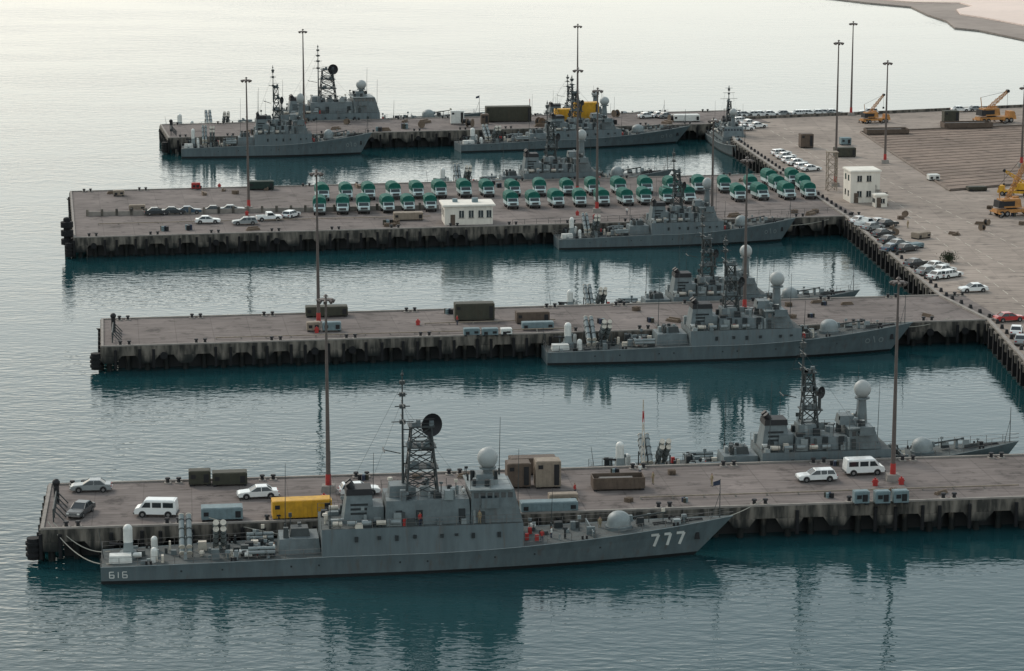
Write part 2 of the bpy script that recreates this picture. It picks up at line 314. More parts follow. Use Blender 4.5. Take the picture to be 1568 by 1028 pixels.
# ------------------------------------------------------------ ships
def ship(kind):
    if kind=='A': L,B=75.,8.8; D=dict(ciws=.042,hp=(.125,.178),raise0=.34,raise1=.655,stk=(.375,.425),sup=(.44,.655),brz=9.4,mast=.50,mz=16.4,pole=22.9,dish=16.4,rad=.605,radz=12.4,gun=.815,rz=5.6)
    else: L,B=58.,8.2; D=dict(ciws=.063,hp=(.115,.155),raise0=.38,raise1=.68,stk=(.385,.45),sup=(.46,.66),brz=7.4,mast=.5,mz=14.2,pole=19.,dish=11.6,rad=.625,radz=11.9,gun=.77,rz=4.8)
    hb=B/2
    def zd(t): return 2.0+.5*min(t/.35,1)+ (0 if t<.5 else 2.0*((t-.5)/.5)**1.5)
    def bd(t):
        if t<.3: return hb*(.84+.16*math.sin(t/.3*math.pi/2))
        if t<.55: return hb
        return hb*max(0.,1-((t-.55)/.45)**2.3)
    def bw(t):
        if t<.3: return hb*(.80+.12*math.sin(t/.3*math.pi/2))
        if t<.45: return hb*.92
        return hb*.92*max(0,1-((t-.45)/.55)**1.75)
    RK=.062
    def pt(t,z):
        z0=zd(t); s=(z0-z)/z0; s=max(0,s)
        x=t*L*(1-RK*s*(t**3)); y=bd(t)+(bw(t)-bd(t))*min(s**.8,1)
        return x,y
    hu=MB(); n=34
    vs=[];
    for sd in(-1,1):
        for i in range(n+1):
            t=i/n; z0=zd(t)
            for z in (z0,z0*.72,z0*.42,.38,0,-1.2):
                x,y=pt(t,max(z,0)); 
                vs.append((x,sd*y*(1 if z>=0 else .8),z))
    R=6; off=(n+1)*R
    for si in(0,1):
        for i in range(n):
            for r in range(R-1):
                a=si*off+i*R+r; f=(a,a+1,a+R+1,a+R) 
                if si: f=f[::-1]
                hu.add([vs[k] for k in f],[(0,1,2,3)],'hull_grey' if r<3 else ('boot_and_shade_black' if r==3 else 'antifoul'))
    hu.add(vs,[(tuple(range(0,R))+tuple(range(off+R-1,off-1,-1)))],'hull_grey')
    for i in range(n):
        a=i*R; hu.add([vs[a],vs[a+R],vs[off+a+R],vs[off+a]],[(0,1,2,3)],'ship_deck')
    for sd in(-1,1):
        for i in range(n):
            x0,y0=pt(i/n,zd(i/n)); x1,y1=pt((i+1)/n,zd((i+1)/n))
            hu.cyl((x0,sd*y0,zd(i/n)),(x1,sd*y1,zd((i+1)/n)),.05,'ship_light',n=4,smooth=False,caps=False)
    def onhull(x,z,o=.06):
        t=x/L
        for _ in range(4):
            z0=zd(t); s=max(0,(z0-z)/z0); t=x/(L*(1-RK*s*t**3))
        return (x,-(pt(t,z)[1]+o),z)
    def stroke(x0,z0,x1,z1,w,m='white'):
        dx,dz=x1-x0,z1-z0; l=math.hypot(dx,dz); nx,nz=-dz/l*w/2,dx/l*w/2
        for k in range(3):
            a=k/3; c_=(k+1)/3
            p=[(x0+dx*a+nx,z0+dz*a+nz),(x0+dx*a-nx,z0+dz*a-nz),(x0+dx*c_-nx,z0+dz*c_-nz),(x0+dx*c_+nx,z0+dz*c_+nz)]
            hu.add([onhull(*q_) for q_ in p],[(0,1,2,3)],m)
    sc=1.0 if kind=='A' else .8; bx=L*.862; bz=zd(.88)*.42; hgtn=1.5*sc
    def six(x,k=.95): stroke(x,bz+hgtn,x+k*sc,bz+hgtn,.34*sc); stroke(x+k*sc,bz+hgtn,x+.45*sc,bz,.36*sc)
    if kind=='A': six(bx); six(bx+1.65,.8); six(bx+3.2)
    else:
        def ring(x):
            pts_=[(math.cos(a*math.pi/4)*.36,math.sin(a*math.pi/4)*.36) for a in range(9)]
            for a in range(8): stroke(x+.4+pts_[a][0],bz+.5+pts_[a][1],x+.4+pts_[a+1][0],bz+.5+pts_[a+1][1],.16,'ship_light')
        ring(bx); stroke(bx+1.35,bz+hgtn,bx+1.7,bz+.1,.2,'ship_light'); ring(bx+2.3)
    seg={'6':[(0,1,0,0),(0,1,.5,1),(0,.5,.5,.5),(.5,.5,.5,0),(0,0,.5,0)],'1':[(.25,1,.25,0)]}
    x=1.0
    if kind=='A':
        for ch in '616':
            for s_ in seg[ch]: stroke(x+s_[0],.75+s_[1]*.7,x+s_[2],.75+s_[3]*.7,.11)
            x+=.75
    a_=onhull(L*.94,zd(.94)*.62,.1); hu.box(a_[0]-.3,a_[0]+.3,a_[1]-.12,a_[1]+.1,a_[2]-.5,a_[2]+.3,'black',.1,.02)
    for k in range(14):
        x=L*(.06+.055*k)+((k*7)%5)*.3
        if not(.84<x/L<.93) and k%3: p_=onhull(x,zd(x/L)*.62,.03); hu.box(p_[0]-.1,p_[0]+.1,p_[1]-.02,p_[1]+.05,p_[2]-.1,p_[2]+.1,'ship_dark_and_shade')
    su=MB(); r0,r1,rz=D['raise0'],D['raise1'],D['rz']; K=10
    sec=[]
    for i in range(K+1):
        t=r0+(r1-r0)*i/K; y=bd(t)-.06; sec.append((t*L,y,zd(t)-.1))
    for i in range(K):
        a,b_=sec[i],sec[i+1]
        for sd in(-1,1):
            su.quad((a[0],sd*a[1],a[2]),(b_[0],sd*b_[1],b_[2]),(b_[0],sd*(b_[1]-.25),rz),(a[0],sd*(a[1]-.25),rz),'hull_grey')
        su.quad((a[0],-(a[1]-.25),rz),(b_[0],-(b_[1]-.25),rz),(b_[0],b_[1]-.25,rz),(a[0],a[1]-.25,rz),'ship_deck')
    for s_ in(sec[0],sec[-1]):
        su.quad((s_[0],-s_[1],s_[2]),(s_[0],s_[1],s_[2]),(s_[0],s_[1]-.25,rz),(s_[0],-s_[1]+.25,rz),'ship_grey')
    s0,s1=D['sup'][0]*L,D['sup'][1]*L; mid=s0+(s1-s0)*.62; bz_=D['brz']
    yw=hb-1.2
    su.box(s0,mid,-yw,yw,rz+.002,bz_-1.0,'ship_grey',.15,.2)
    su.box(mid+.01,s1,-yw-.2,yw+.2,rz+.002,bz_,'ship_grey',.1,.3,1.0)
    su.box(mid-.2,s1-1.3,-yw-.35,yw+.35,bz_+.003,bz_+.15,'ship_light')
    su.box(mid+1.2,mid+3.2,-yw-1.0,yw+1.0,rz+1.9,rz+2.05,'ship_grey')
    for sd in(-1,1):
        a=sorted((sd*(yw+.95),sd*(yw+1.0))); su.box(mid+1.2,mid+3.2,a[0],a[1],rz+2.06,rz+3.0,'ship_grey')
    wz0,wz1=bz_-.95,bz_-.35
    x=mid+.4
    while x<s1-1.6:
        for sd in(-1,1):
            y=(yw+.2)-.3*((wz0-rz)/(bz_-rz))+.02; y2=(yw+.2)-.3*((wz1-rz)/(bz_-rz))+.02
            su.quad((x,sd*y,wz0),(x+.55,sd*y,wz0),(x+.55,sd*y2,wz1),(x,sd*y2,wz1),'glass')
        x+=.8
    y=-yw+.2
    while y<yw-.5:
        xa=s1-1.0*(wz0-rz)/(bz_-rz)+.03; xb=s1-1.0*(wz1-rz)/(bz_-rz)+.03
        su.quad((xa,y,wz0),(xa,y+.65,wz0),(xb,y+.65,wz1),(xb,y,wz1),'glass'); y+=.9
    rr0=random.Random(4)
    for x in(s0+1.2,s0+3.6,mid-1.4):
        for sd in(-1,1):
            a=sorted((sd*(yw-.10),sd*(yw+.03))); su.box(x,x+.75,a[0],a[1],rz+.1,rz+1.7,'ship_dark_and_shade')
    for k in range(12):
        x=rr0.uniform(s0,s1-2.2); h=rr0.uniform(.4,1.6); l=rr0.uniform(.3,1.3)
        for sd in(-1,1):
            a=sorted((sd*(yw-.05),sd*(yw+rr0.uniform(.25,.5)))); su.box(x,x+l,a[0],a[1],rz+.01,rz+h,rr0.choice(('ship_grey','ship_light','mastgrey','ship_dark_and_shade')),.03,.02)
    for k in range(int((r1-r0)*L/2.4)):
        x=r0*L+1.2+k*2.4+rr0.uniform(-.6,.6)
        if rr0.random()<.6:
            for sd in(-1,1):
                a=sorted((sd*(bd(x/L)-.3),sd*(bd(x/L)-.02))); hh=rr0.choice((.25,.4,.6)); su.box(x,x+.4,a[0],a[1],rz-.9-hh,rz-.9,'ship_dark_and_shade')
    t0,t1=D['stk'][0]*L,D['stk'][1]*L; sz=rz+ (3.2 if kind=='A' else 3.0)
    su.box(t0,t1,-1.9,1.9,rz+.002,sz,'ship_grey',.5,.5,.3); su.box(t0+.4,t1-.2,-1.5,1.5,sz+.002,sz+.7,'black',.1,.1)
    for z in(1.0,1.5,2.0): su.box(t0+.9,t1-.8,-1.9+z*.16-.03,-1.9+z*.16+.1,rz+z,rz+z+.25,'ship_dark_and_shade')
    for y in(-.7,.7): su.cyl((t0+1.2,y,sz+.6),(t0+.7,y,sz+1.3),.42,'black',n=10)
    su.box(r0*L-5,r0*L-.05,-2.3,2.3,2.35,4.1,'ship_grey',.2,.2); su.box(r0*L-3.6,r0*L-1.2,-1.1,1.1,4.1,5.0,'mastgrey',.2,.2)
    su.box(s0+.6,s0+3.2,-1.4,1.4,bz_-.99,bz_+.3,'ship_grey',.1,.1)
    su.box(s0-2.2,s0-.1,-2.0,2.0,rz+.002,rz+1.9,'ship_grey',.2,.1,.0)
    su.box(s1-5.4,s1-3.2,-1.3,1.3,bz_+.16,bz_+1.3,'ship_grey',.2,.2)
    ma=MB(); mx=D['mast']*L; zb=bz_-1.0; mz=D['mz']
    if kind=='A': hw0,hw1=1.9,1.15
    else: hw0,hw1=1.2,.55
    lv=5
    def cor(k,z):
        f=(z-zb)/(mz-zb); h=hw0+(hw1-hw0)*f; return (mx+(h if k in(0,3) else -h),(h if k in(0,1) else -h)*.8,z)
    for k in range(4): ma.cyl(cor(k,zb),cor(k,mz),.14,'mastgrey',.1,n=6)
    for j in range(lv):
        za=zb+(mz-zb)*j/lv; zc=zb+(mz-zb)*(j+1)/lv
        for k in range(4):
            ma.cyl(cor(k,za),cor((k+1)%4,zc),.06,'mastgrey',n=4); ma.cyl(cor((k+1)%4,za),cor(k,zc),.06,'mastgrey',n=4); ma.cyl(cor(k,zc),cor((k+1)%4,zc),.07,'mastgrey',n=4)
    for z in(zb+(mz-zb)*.4,zb+(mz-zb)*.7,mz):
        f=(z-zb)/(mz-zb); h=hw0+(hw1-hw0)*f+.35; ma.box(mx-h,mx+h,-h*.8,h*.8,z,z+.12,'mastgrey')
        for zz in(.5,1.0): ma.cyl((mx-h,-h*.8,z+zz),(mx+h,-h*.8,z+zz),.03,'mastgrey',n=3)
        for q_ in range(5): 
            xx=random.uniform(-h,h); ma.box(mx+xx-.25,mx+xx+.25,-h*.6,-h*.6+.5,z+.12,z+random.uniform(.4,.9),'ship_grey')
    ptop=D['pole']; px_=mx-hw1-(1.0 if kind=='A' else .35)
    ma.cyl((px_,0,zb if kind=='A' else mz-3),(px_,0,ptop),.2,'mastgrey',.07,n=6)
    if kind=='A':
        for z in(12,14,16): ma.cyl((px_,0,z),(mx-hw1,0,z),.06,'mastgrey',n=4)
    for z,wd in((mz+.8,2.6),(mz+2.6,1.8),(mz+4.0,1.1)):
        if z<ptop: ma.cyl((px_,-wd,z),(px_,wd,z),.05,'mastgrey',n=4); ma.cyl((px_-wd*.5,0,z-.3),(px_+wd*.5,0,z-.3),.06,'mastgrey',n=4); ma.box(px_-.35,px_+.35,-.3,.3,z-.5,z-.1,'mastgrey')
    ma.cyl((px_,0,ptop-1.6),(px_,0,ptop-1.2),.35,'mastgrey',n=8); ma.sph((px_,0,ptop-.5),.2,'mastgrey',8,5)
    ma.cyl((mx-hw0-.5,0,mz-3.2),(mx-hw0-2.6,0,mz-2.7),.06,'mastgrey',n=4); ma.cyl((mx-hw0-2.5,-1.2,mz-2.7),(mx-hw0-2.5,1.2,mz-2.7),.08,'mastgrey',n=5)
    for k in range(4):
        ma.cyl((px_,(-1)**k*1.2,mz+2.6),(mx-6+k*4,(-1)**k*yw,rz+2.6),.015,'mastgrey',n=3,caps=False)
    ma.cyl((px_,0,ptop-1.5),(t0+1,0,sz+.8),.015,'mastgrey',n=3,caps=False)
    dz=D['dish']; dx=mx+(1.1 if kind=='A' else hw1+.9)
    rr=1.35 if kind=='A' else .8
    if kind=='A': dz+=.1
    ma.cyl((dx,0,dz-rr-1.4),(dx,0,dz-rr*.6),.22,'mastgrey',n=8); ma.box(mx,dx+.4,-.5,.5,dz-rr-1.5,dz-rr-1.38,'mastgrey')
    ma.cyl((mx+hw1,0,dz-rr-3.2),(dx+.3,0,dz-rr-1.5),.08,'mastgrey',n=5)
    vsd=[];fsd=[]; q0=10;h0=5
    ax=Vector((.35,-.93,.05)).normalized() if kind=='A' else Vector((.6,-.8,0)); ux=ax.cross(Vector((0,0,1))).normalized(); uz=ux.cross(ax)
    for j in range(h0+1):
        r_=rr*j/h0
        for k in range(q0*2):
            a=math.pi*k/q0; vsd.append(Vector((dx,0,dz))+ux*(math.cos(a)*r_)+uz*(math.sin(a)*r_)+ax*(.35*(j/h0)**2*rr))
    for j in range(h0):
        for k in range(q0*2): fsd.append((j*20+k,j*20+(k+1)%20,(j+1)*20+(k+1)%20,(j+1)*20+k))
    ma.add(vsd,fsd,'black',True); ma.cyl((dx,0,dz),Vector((dx,0,dz))+ax*rr*.9,.07,'mastgrey',n=5); ma.box(dx-.3,dx+.3,.05,.7,dz-.5,dz+.3,'mastgrey')
    rx=D['rad']*L; rzr=D['radz']; zb2=bz_+.15; rr1=1.22 if kind=='A' else 1.15
    ma.cyl((rx,0,zb2),(rx,0,rzr-1.0),.75,'ship_grey',.5,n=10); ma.cyl((rx,0,rzr-1.25),(rx,0,rzr-1.05),1.0,'ship_grey',n=14); ma.sph((rx,0,rzr),rr1,'radome',18,12)
    for (xx,yy,zz,hh) in((r0*L+1,-hb+.8,rz,9),(s1-.6,-yw,rz,8.5),(r0*L-4,1.8,4,8),(s1-2,yw,bz_,7),(s0-1,yw,rz,7),(L*.71,2,3,5)):
        ma.cyl((xx,yy,zz),(xx+.15,yy,zz+hh),.055,'mastgrey',.025,n=4); ma.cyl((xx,yy,zz),(xx,yy,zz+.9),.14,'mastgrey',n=6)
    ar=MB(); gx=D['gun']*L; gz=zd(D['gun'])
    ar.cyl((gx,0,gz-.1),(gx,0,gz+.35),1.6,'ship_grey',n=18); ar.cyl((gx,0,gz+.35),(gx,0,gz+1.0),1.45,'ship_light',1.4,n=18)
    ar.sph((gx,0,gz+1.0),1.4,'ship_light',18,7,.75,0); ar.box(gx+.7,gx+1.7,-.35,.35,gz+.8,gz+1.5,'ship_grey',.1,.08)
    ar.cyl((gx+1.4,0,gz+1.2),(gx+5.6,0,gz+1.75),.13,'mastgrey',.09,n=8); ar.cyl((gx+5.3,0,gz+1.71),(gx+5.7,0,gz+1.77),.15,'mastgrey',n=8)
    cx_=D['ciws']*L; cz=zd(0)
    ar.cyl((cx_,0,cz),(cx_,0,cz+.8),1.2,'ship_grey',1.0,n=12); ar.box(cx_-.6,cx_+.6,-.7,.7,cz+.8,cz+1.9,'ship_light',.1,.1)
    ar.cyl((cx_,0,cz+1.9),(cx_,0,cz+3.4),.55,'white',n=14); ar.sph((cx_,0,cz+3.4),.55,'white',14,6,1,0); ar.cyl((cx_-.4,0,cz+1.6),(cx_-2.2,0,cz+1.75),.14,'black',n=8)
    for gi,hx in enumerate(D['hp']):
        for qx in range(2):
            for qz in range(2):
                xx=hx*L+qx*.85; sg=1 if gi==0 else -1
                base=Vector((xx,-sg*1.6,cz+.8+qz*.75)); d=Vector((0,sg*math.cos(math.radians(38)),math.sin(math.radians(38))))
                ar.cyl(base,base+d*4.4,.32,'ship_light',n=10); ar.cyl(base+d*4.4,base+d*4.5,.36,'cream',n=10); ar.cyl(base-d*.1,base,.36,'cream',n=10)
                for rr_ in(1,2.3,3.6): ar.cyl(base+d*rr_,base+d*(rr_+.12),.38,'mastgrey',n=10)
        for yy in(-1.2,1.2):
            ar.cyl((hx*L-.3,yy,cz),(hx*L-.3,yy,cz+1.6+yy*sg*.6),.09,'mastgrey',n=5); ar.cyl((hx*L+1.2,yy,cz),(hx*L+1.2,yy,cz+1.6+yy*sg*.6),.09,'mastgrey',n=5)
    fi=MB()
    def rail(pts_,h=1.0):
        for i in range(len(pts_)-1):
            A=Vector(pts_[i]);Bv=Vector(pts_[i+1]); l=(Bv-A).length; k=max(1,int(l/1.7))
            for j in range(k): 
                p=A.lerp(Bv,j/k); fi.cyl(p,p+Vector((0,0,h)),.035,'steel',n=4,caps=False)
            for hh in(h,h*.5): fi.cyl(A+Vector((0,0,hh)),Bv+Vector((0,0,hh)),.022,'steel',n=3,caps=False)
    for sd in(-1,1):
        rail([(t*L,sd*(bd(t)-.12),zd(t)) for t in [i*r0/6 for i in range(7)]])
        rail([(t*L,sd*max(0.05,bd(t)-.12),zd(t)) for t in [r1+(1-r1)*i/9 for i in range(10)]])
        rail([(t*L,sd*(bd(t)-.4),rz) for t in [r0+(r1-r0)*i/4 for i in range(5)]])
        rail([(s0,sd*(yw-.3),bz_-1.0),(mid-.3,sd*(yw-.3),bz_-1.0)]); rail([(mid,sd*yw,bz_+.15),(s1-1.5,sd*yw,bz_+.15)])
    rail([(0.1,-bd(0)+.1,2),(0.1,bd(0)-.1,2)])
    fi.cyl((L*.978,0,zd(.98)),(L*.978,0,zd(.98)+4.6),.07,'mastgrey',.04,n=5); fi.cyl((.3,0,2),(-.2,0,5.4),.05,'mastgrey',.03,n=5)
    if kind=='A': fi.quad((L*.978,0,zd(.98)+4.5),(L*.978-.8,.2,zd(.98)+4.2),(L*.978-.8,.2,zd(.98)+3.7),(L*.978,0,zd(.98)+3.9),'navy_cloth')
    fi.cyl((L*.965,0,zd(.97)),(L*.978,0,zd(.98)+3),.03,'mastgrey',n=4)
    rd=random.Random(11 if kind=='A' else 5)
    def clut(x0,x1,yh,z,nn,ms=('ship_grey','ship_light','mastgrey','ship_dark_and_shade','ship_grey','ship_light','ship_dark_and_shade','cream')):
        for _ in range(nn):
            x=rd.uniform(x0,x1); y=rd.uniform(-yh,yh); a=rd.uniform(.15,.6); c_=rd.uniform(.15,.5); h=rd.uniform(.3,1.25); mm=rd.choice(ms); k=rd.random()
            if k<.5: fi.box(x-a,x+a,y-c_,y+c_,z,z+h,mm,.04,.04)
            elif k<.7: fi.cyl((x,y,z),(x,y,z+h),c_*.6,mm,n=8)
            elif k<.82: fi.cyl((x,y,z),(x,y,z+h),.14,mm,n=7); fi.cyl((x,y,z+h),(x,y,z+h+.25),.35,mm,.28,n=9)
            elif k<.95: fi.cyl((x,y,z),(x,y,z+h*1.9),.06,'mastgrey',n=5); fi.box(x-.2,x+.2,y-.1,y+.1,z+h*1.5,z+h*1.9,mm)
            else: fi.cyl((x-a,y,z+.45),(x+a,y,z+.45),.3,'white',n=9)
    clut(1.5,L*.11,hb*.7,2.05,12); clut(L*.22,r0*L-5.5,hb*.8,2.4,44); clut(r0*L-4.5,r0*L-1,1.6,4.1,7); clut(r0*L+.5,s0-.6,hb*.85,rz,34)
    clut(s0+.5,mid-.5,yw*.9,bz_-1.0,26); clut(mid,s1-2,yw*.9,bz_+.15,14); clut(r1*L+1,gx-2.6,hb*.65,zd(.7)+.05,14); clut(gx+2.5,L*.93,.9,zd(.88),8); clut(L*.11,L*.22,hb*.85,2.2,18)
    for sd in(-1,1):
        for k in range(5):
            x=r0*L+1.3+k*1.7; fi.cyl((x,sd*(hb-.75),rz+.5),(x+1.1,sd*(hb-.75),rz+.5),.28,'cream' if k%3==0 else 'ship_light',n=10)
        for x in(L*.07,L*.2,L*.75,L*.9): 
            yb=bd(x/L)-.5; fi.cyl((x,sd*yb,zd(x/L)),(x,sd*yb,zd(x/L)+.4),.14,'black',n=7); fi.cyl((x+.5,sd*yb,zd(x/L)),(x+.5,sd*yb,zd(x/L)+.4),.14,'black',n=7)
    for (x,y,z) in((s1+.5,-1.5,zd(.66)),(s1+1.2,1.0,zd(.66)),(s1+1.6,-2.2,zd(.66)),(s0+2,-yw-.2,rz),(L*.24,-2,2.4),(L*.255,-.5,2.4),(L*.19,2.6,2.3)): fi.box(x,x+.45,y-.2,y+.2,z,z+.8,'red')
    for sd in(-1,1):
        for k in range(3): fi.cyl((r0*L-8.5,sd*(hb-1.3)+k*.42-.42,3.1+(k==1)*.35),(r0*L-5.4,sd*(hb-1.3)+k*.42-.42,3.1+(k==1)*.35),.21,'ship_light',n=9)
    for sd in(-1,1): fi.box(gx-3.6,gx-3.45,*sorted((sd*.1,sd*(bd((gx-3.5)/L)-.5))),zd(.77),zd(.77)+.7,'ship_grey')
    for sd in(-1,1): fi.cyl((L*.87,sd*.35,zd(.87)+.1),(L*.95,sd*.25,zd(.95)+.1),.07,'black',n=4)
    fi.cyl((L*.91,0,zd(.91)),(L*.91,0,zd(.91)+.6),.3,'black',n=9)
    fi.box(.9,3.6,-hb*.55,-hb*.2,2.05,2.9,'white' ,.1,.05)
    for y in(-2.4,2.4): fi.cyl((L*.062+1.5,y,2),(L*.062+1.5,y,3.4),.4,'white',n=12); fi.sph((L*.062+1.5,y,3.4),.4,'white',12,5,1,0)
    nmn='corvette' if kind=='A' else 'patrol_boat'
    return [(n_,q_.mesh(nmn+'_'+n_)) for n_,q_ in(('hull',hu),('superstructure',su),('mast_and_radar',ma),('armament',ar),('deck_fittings',fi))],L,B,hb
SA=ship('A'); SB=ship('B')
def put_ship(kind,stern,bow,side=-1,name=None,shift=0,zs=1):
    parts,L,B,hb=SA if kind=='A' else SB
    A=G(*stern,0); Bv=G(*bow,0)
    ang,Ln=frame(A,Bv); sc=Ln/(L*.938)
    for _ in range(3):
        n=Vector((-math.sin(ang),math.cos(ang),0)); C=A+n*(hb*.8*sc); ang,Ln=frame(C,Bv); sc=Ln/(L*.938)
    C=C+n*shift
    return assembly(name or('missile_corvette' if kind=='A' else 'missile_patrol_boat'),parts,C,ang,(sc,sc,sc*zs)),C,ang,sc
def put_ship2(kind,locf,ang,x,y,sc=1,zs=1):
    parts=(SA if kind=='A' else SB)[0]; p=locf(x,y); p.z=0
    return assembly('missile_corvette' if kind=='A' else 'missile_patrol_boat',parts,p,ang,(sc,sc,sc*zs))
s1_=put_ship('A',(155,893),(1062,847),shift=-.6,zs=1.03)
def pier_x(px,py,A_loc,ang):
    d=G(px,py)-A_loc(0,0); return d.x*math.cos(ang)+d.y*math.sin(ang)
x=pier_x(927,735,l1,a1); put_ship2('B',l1,a1,x,w1+4.9,1.0,1.05)
s2_=put_ship('B',(838,560),(1362,538),shift=0)
x=pier_x(850,470,l2,a2); put_ship2('B',l2,a2,x,w2+4.9,.95,1.05)
s3_=put_ship('B',(856,383),(1195,369),shift=0,zs=1.2)
x=pier_x(668,290,l3,a3); put_ship2('B',l3,a3,x,w3+4.6,.98,1.15)
s4_=put_ship('B',(278,243),(552,236),shift=0,zs=1.45)
x=pier_x(262,200,l4,a4); put_ship2('A',l4,a4,x,w4+5.4,1.15,.9)
s5_=put_ship('B',(706,234),(1035,219),shift=0,zs=.9)
x=pier_x(735,185,l4,a4); put_ship2('B',l4,a4,x,w4+5,.95,.8)
pq=G(1118,212,0); d=G(1200,275,0)-pq; assembly('missile_patrol_boat',SB[0],pq+Vector((-4.2,4,0)),math.atan2(d.y,d.x),.85)
# ------------------------------------------------------------ high mast lights
def high_mast(base,ytop,red=True):
    h=hgt(base,ytop); b_=MB()
    b_.box(-.9,.9,-.9,.9,0,.8,'concrete',.1,.1)
    b_.cyl((0,0,.8),(0,0,2.2),.38,'red' if red else 'galv',.34,n=12); b_.cyl((0,0,2.2),(0,0,h),.3,'galv',.12,n=12)
    b_.cyl((0,0,h-.5),(0,0,h-.3),.8,'galv',n=12); b_.cyl((0,0,h),(0,0,h+.25),.35,'galv',.1,n=10)
    for k in range(8):
        a=k*math.pi/4; c,s=math.cos(a),math.sin(a); b_.cyl((c*.75,s*.75,h-.45),(c*1.1,s*1.1,h-.65),.18,'galv',.26,n=8)
    place('high_mast_light',b_.mesh('high_mast_light'),base)
for (x,y,t) in((503,752,454),(1367,735,427),(488,499,262),(1140,478,242),(381,322,120),(884,300,105),(1279,285,63),(466,200,46),(884,190,38),(1303,177,34),(1355,250,94),(914,325,136),(1564,255,132),(1090,345,182)):
    high_mast(G(x,y),t)
# ------------------------------------------------------------ vehicles
def wheel(b,x,y,r=.33,w=.2): b.cyl((x,y-w/2,r),(x,y+w/2,r),r,'rubber',n=14); b.cyl((x,y-w/2-.01,r),(x,y+w/2+.01,r),r*.55,'chrome',n=10)
def car(col,wagon=False):
    b=MB(); hw=.88
    lower=[(-2.35,.32),(2.3,.32),(2.42,.5),(2.38,.72),(2.15,.82),(.95,.92),(-1.6,.95),(-2.3,.92),(-2.42,.6)]
    b.profile(lower,-hw,hw,col)
    b.profile([(x*.985,z+ (.03 if z>.7 else 0)) for x,z in lower],-hw+.14,hw-.14,col)
    gx0,gx1,rx0,rx1=(-2.2,1.0,-1.95,.25) if wagon else(-1.75,1.0,-1.1,.2)
    z0,z1=.93,1.42; yi=.17
    g=[(gx0,-hw+.05,z0),(gx1,-hw+.05,z0),(gx1,hw-.05,z0),(gx0,hw-.05,z0),(rx0,-hw+yi,z1),(rx1,-hw+yi,z1),(rx1,hw-yi,z1),(rx0,hw-yi,z1)]
    b.add(g,[(0,1,5,4),(1,2,6,5),(2,3,7,6),(3,0,4,7)],'glass')
    b.box(rx0-.04,rx1+.04,-hw+yi-.03,hw-yi+.03,z1-.01,z1+.06,col,.08,.08)
    for i in range(4): b.cyl(g[i],g[i+4],.05,col,n=5)
    for xm in((-.35,-1.15) if wagon else(-.35,)):
        for s in(-1,1): b.cyl((xm,s*(hw-.05),z0),(xm,s*(hw-yi),z1),.045,col,n=5)
    for x in(-1.45,1.45):
        for s in(-1,1): b.cyl((x,s*(hw-.02),.36),(x,s*(hw+.012),.36),.42,'bumper',n=14); wheel(b,x,s*(hw-.06))
    b.box(2.36,2.52,-hw+.05,hw-.05,.38,.55,'chrome'); b.box(-2.52,-2.36,-hw+.05,hw-.05,.38,.55,'chrome')
    for s in(-1,1):
        a=sorted((s*.5,s*.8)); b.box(2.34,2.44,a[0],a[1],.6,.75,'white'); b.box(-2.45,-2.33,a[0],a[1],.65,.82,'taillight')
    return b.mesh('wagon' if wagon else 'sedan')
def van(col):
    b=MB(); hw=.92
    b.profile([(-2.4,.4),(2.4,.4),(2.5,.7),(2.35,1.05),(1.85,1.2),(1.3,1.95),(-2.3,2.0),(-2.42,1.0)],-hw,hw,col)
    b.box(-2.2,1.2,-hw+.08,hw-.08,1.96,2.07,col,.1,.1)
    b.quad((1.9,-.75,1.24),(1.9,.75,1.24),(1.38,.7,1.9),(1.38,-.7,1.9),'glass')
    for s in(-1,1):
        y=s*(hw+.012); b.quad((.55,y,1.2),(1.6,y,1.2),(1.15,y,1.8),(.55,y,1.8),'glass'); b.quad((-.7,y,1.2),(.35,y,1.2),(.35,y,1.8),(-.7,y,1.8),'glass')
        b.quad((-2.1,y,1.2),(-.9,y,1.2),(-.9,y,1.8),(-2.1,y,1.8),'glass')
        for x in(-1.5,1.5): b.cyl((x,s*(hw-.03),.38),(x,s*(hw+.01),.38),.44,'bumper',n=14); wheel(b,x,s*(hw-.07),.36)
    b.box(2.42,2.6,-hw+.05,hw-.05,.42,.58,'bumper'); b.box(-2.56,-2.38,-hw+.05,hw-.05,.42,.58,'bumper')
    return b.mesh('van')
def pickup(col):
    b=MB(); hw=.88
    b.profile([(-2.5,.45),(2.4,.45),(2.5,.75),(2.35,.98),(1.2,1.05),(.6,1.7),(-.5,1.72),(-.6,.75),(-2.5,.75)],-hw,hw,col)
    b.box(-2.5,-.62,-hw,-hw+.08,.751,1.1,col); b.box(-2.5,-.62,hw-.08,hw,.751,1.1,col); b.box(-2.5,-2.42,-hw+.09,hw-.09,.751,1.1,col)
    b.quad((1.17,-.75,1.12),(1.17,.75,1.12),(.67,.7,1.66),(.67,-.7,1.66),'glass')
    for s in(-1,1):
        y=s*(hw+.012); b.quad((-.4,y,1.1),(.95,y,1.1),(.55,y,1.6),(-.4,y,1.6),'glass')
        for x in(-1.6,1.55): b.cyl((x,s*(hw-.03),.4),(x,s*(hw+.01),.4),.45,'bumper',n=14); wheel(b,x,s*(hw-.07),.37)
    b.box(2.42,2.58,-hw+.05,hw-.05,.45,.6,'chrome')
    return b.mesh('pickup')
CARS={'sw':car('carwhite'),'sg':car('cargrey'),'sd':car('cardark'),'sr':car('carred'),'sb':car('carblue'),'ww':car('carwhite',True),'wg':car('cargrey',True),'vw':van('carwhite'),'pw':pickup('carwhite'),'pg':pickup('cargrey')}
NM={'s':'parked_car','w':'station_wagon','v':'parked_van','p':'pickup_truck'}
def vcar(px,py,st,deg=0,sc=1.05):
    place(NM[st[0]],CARS[st],G(px,py),math.radians(7+deg),sc)
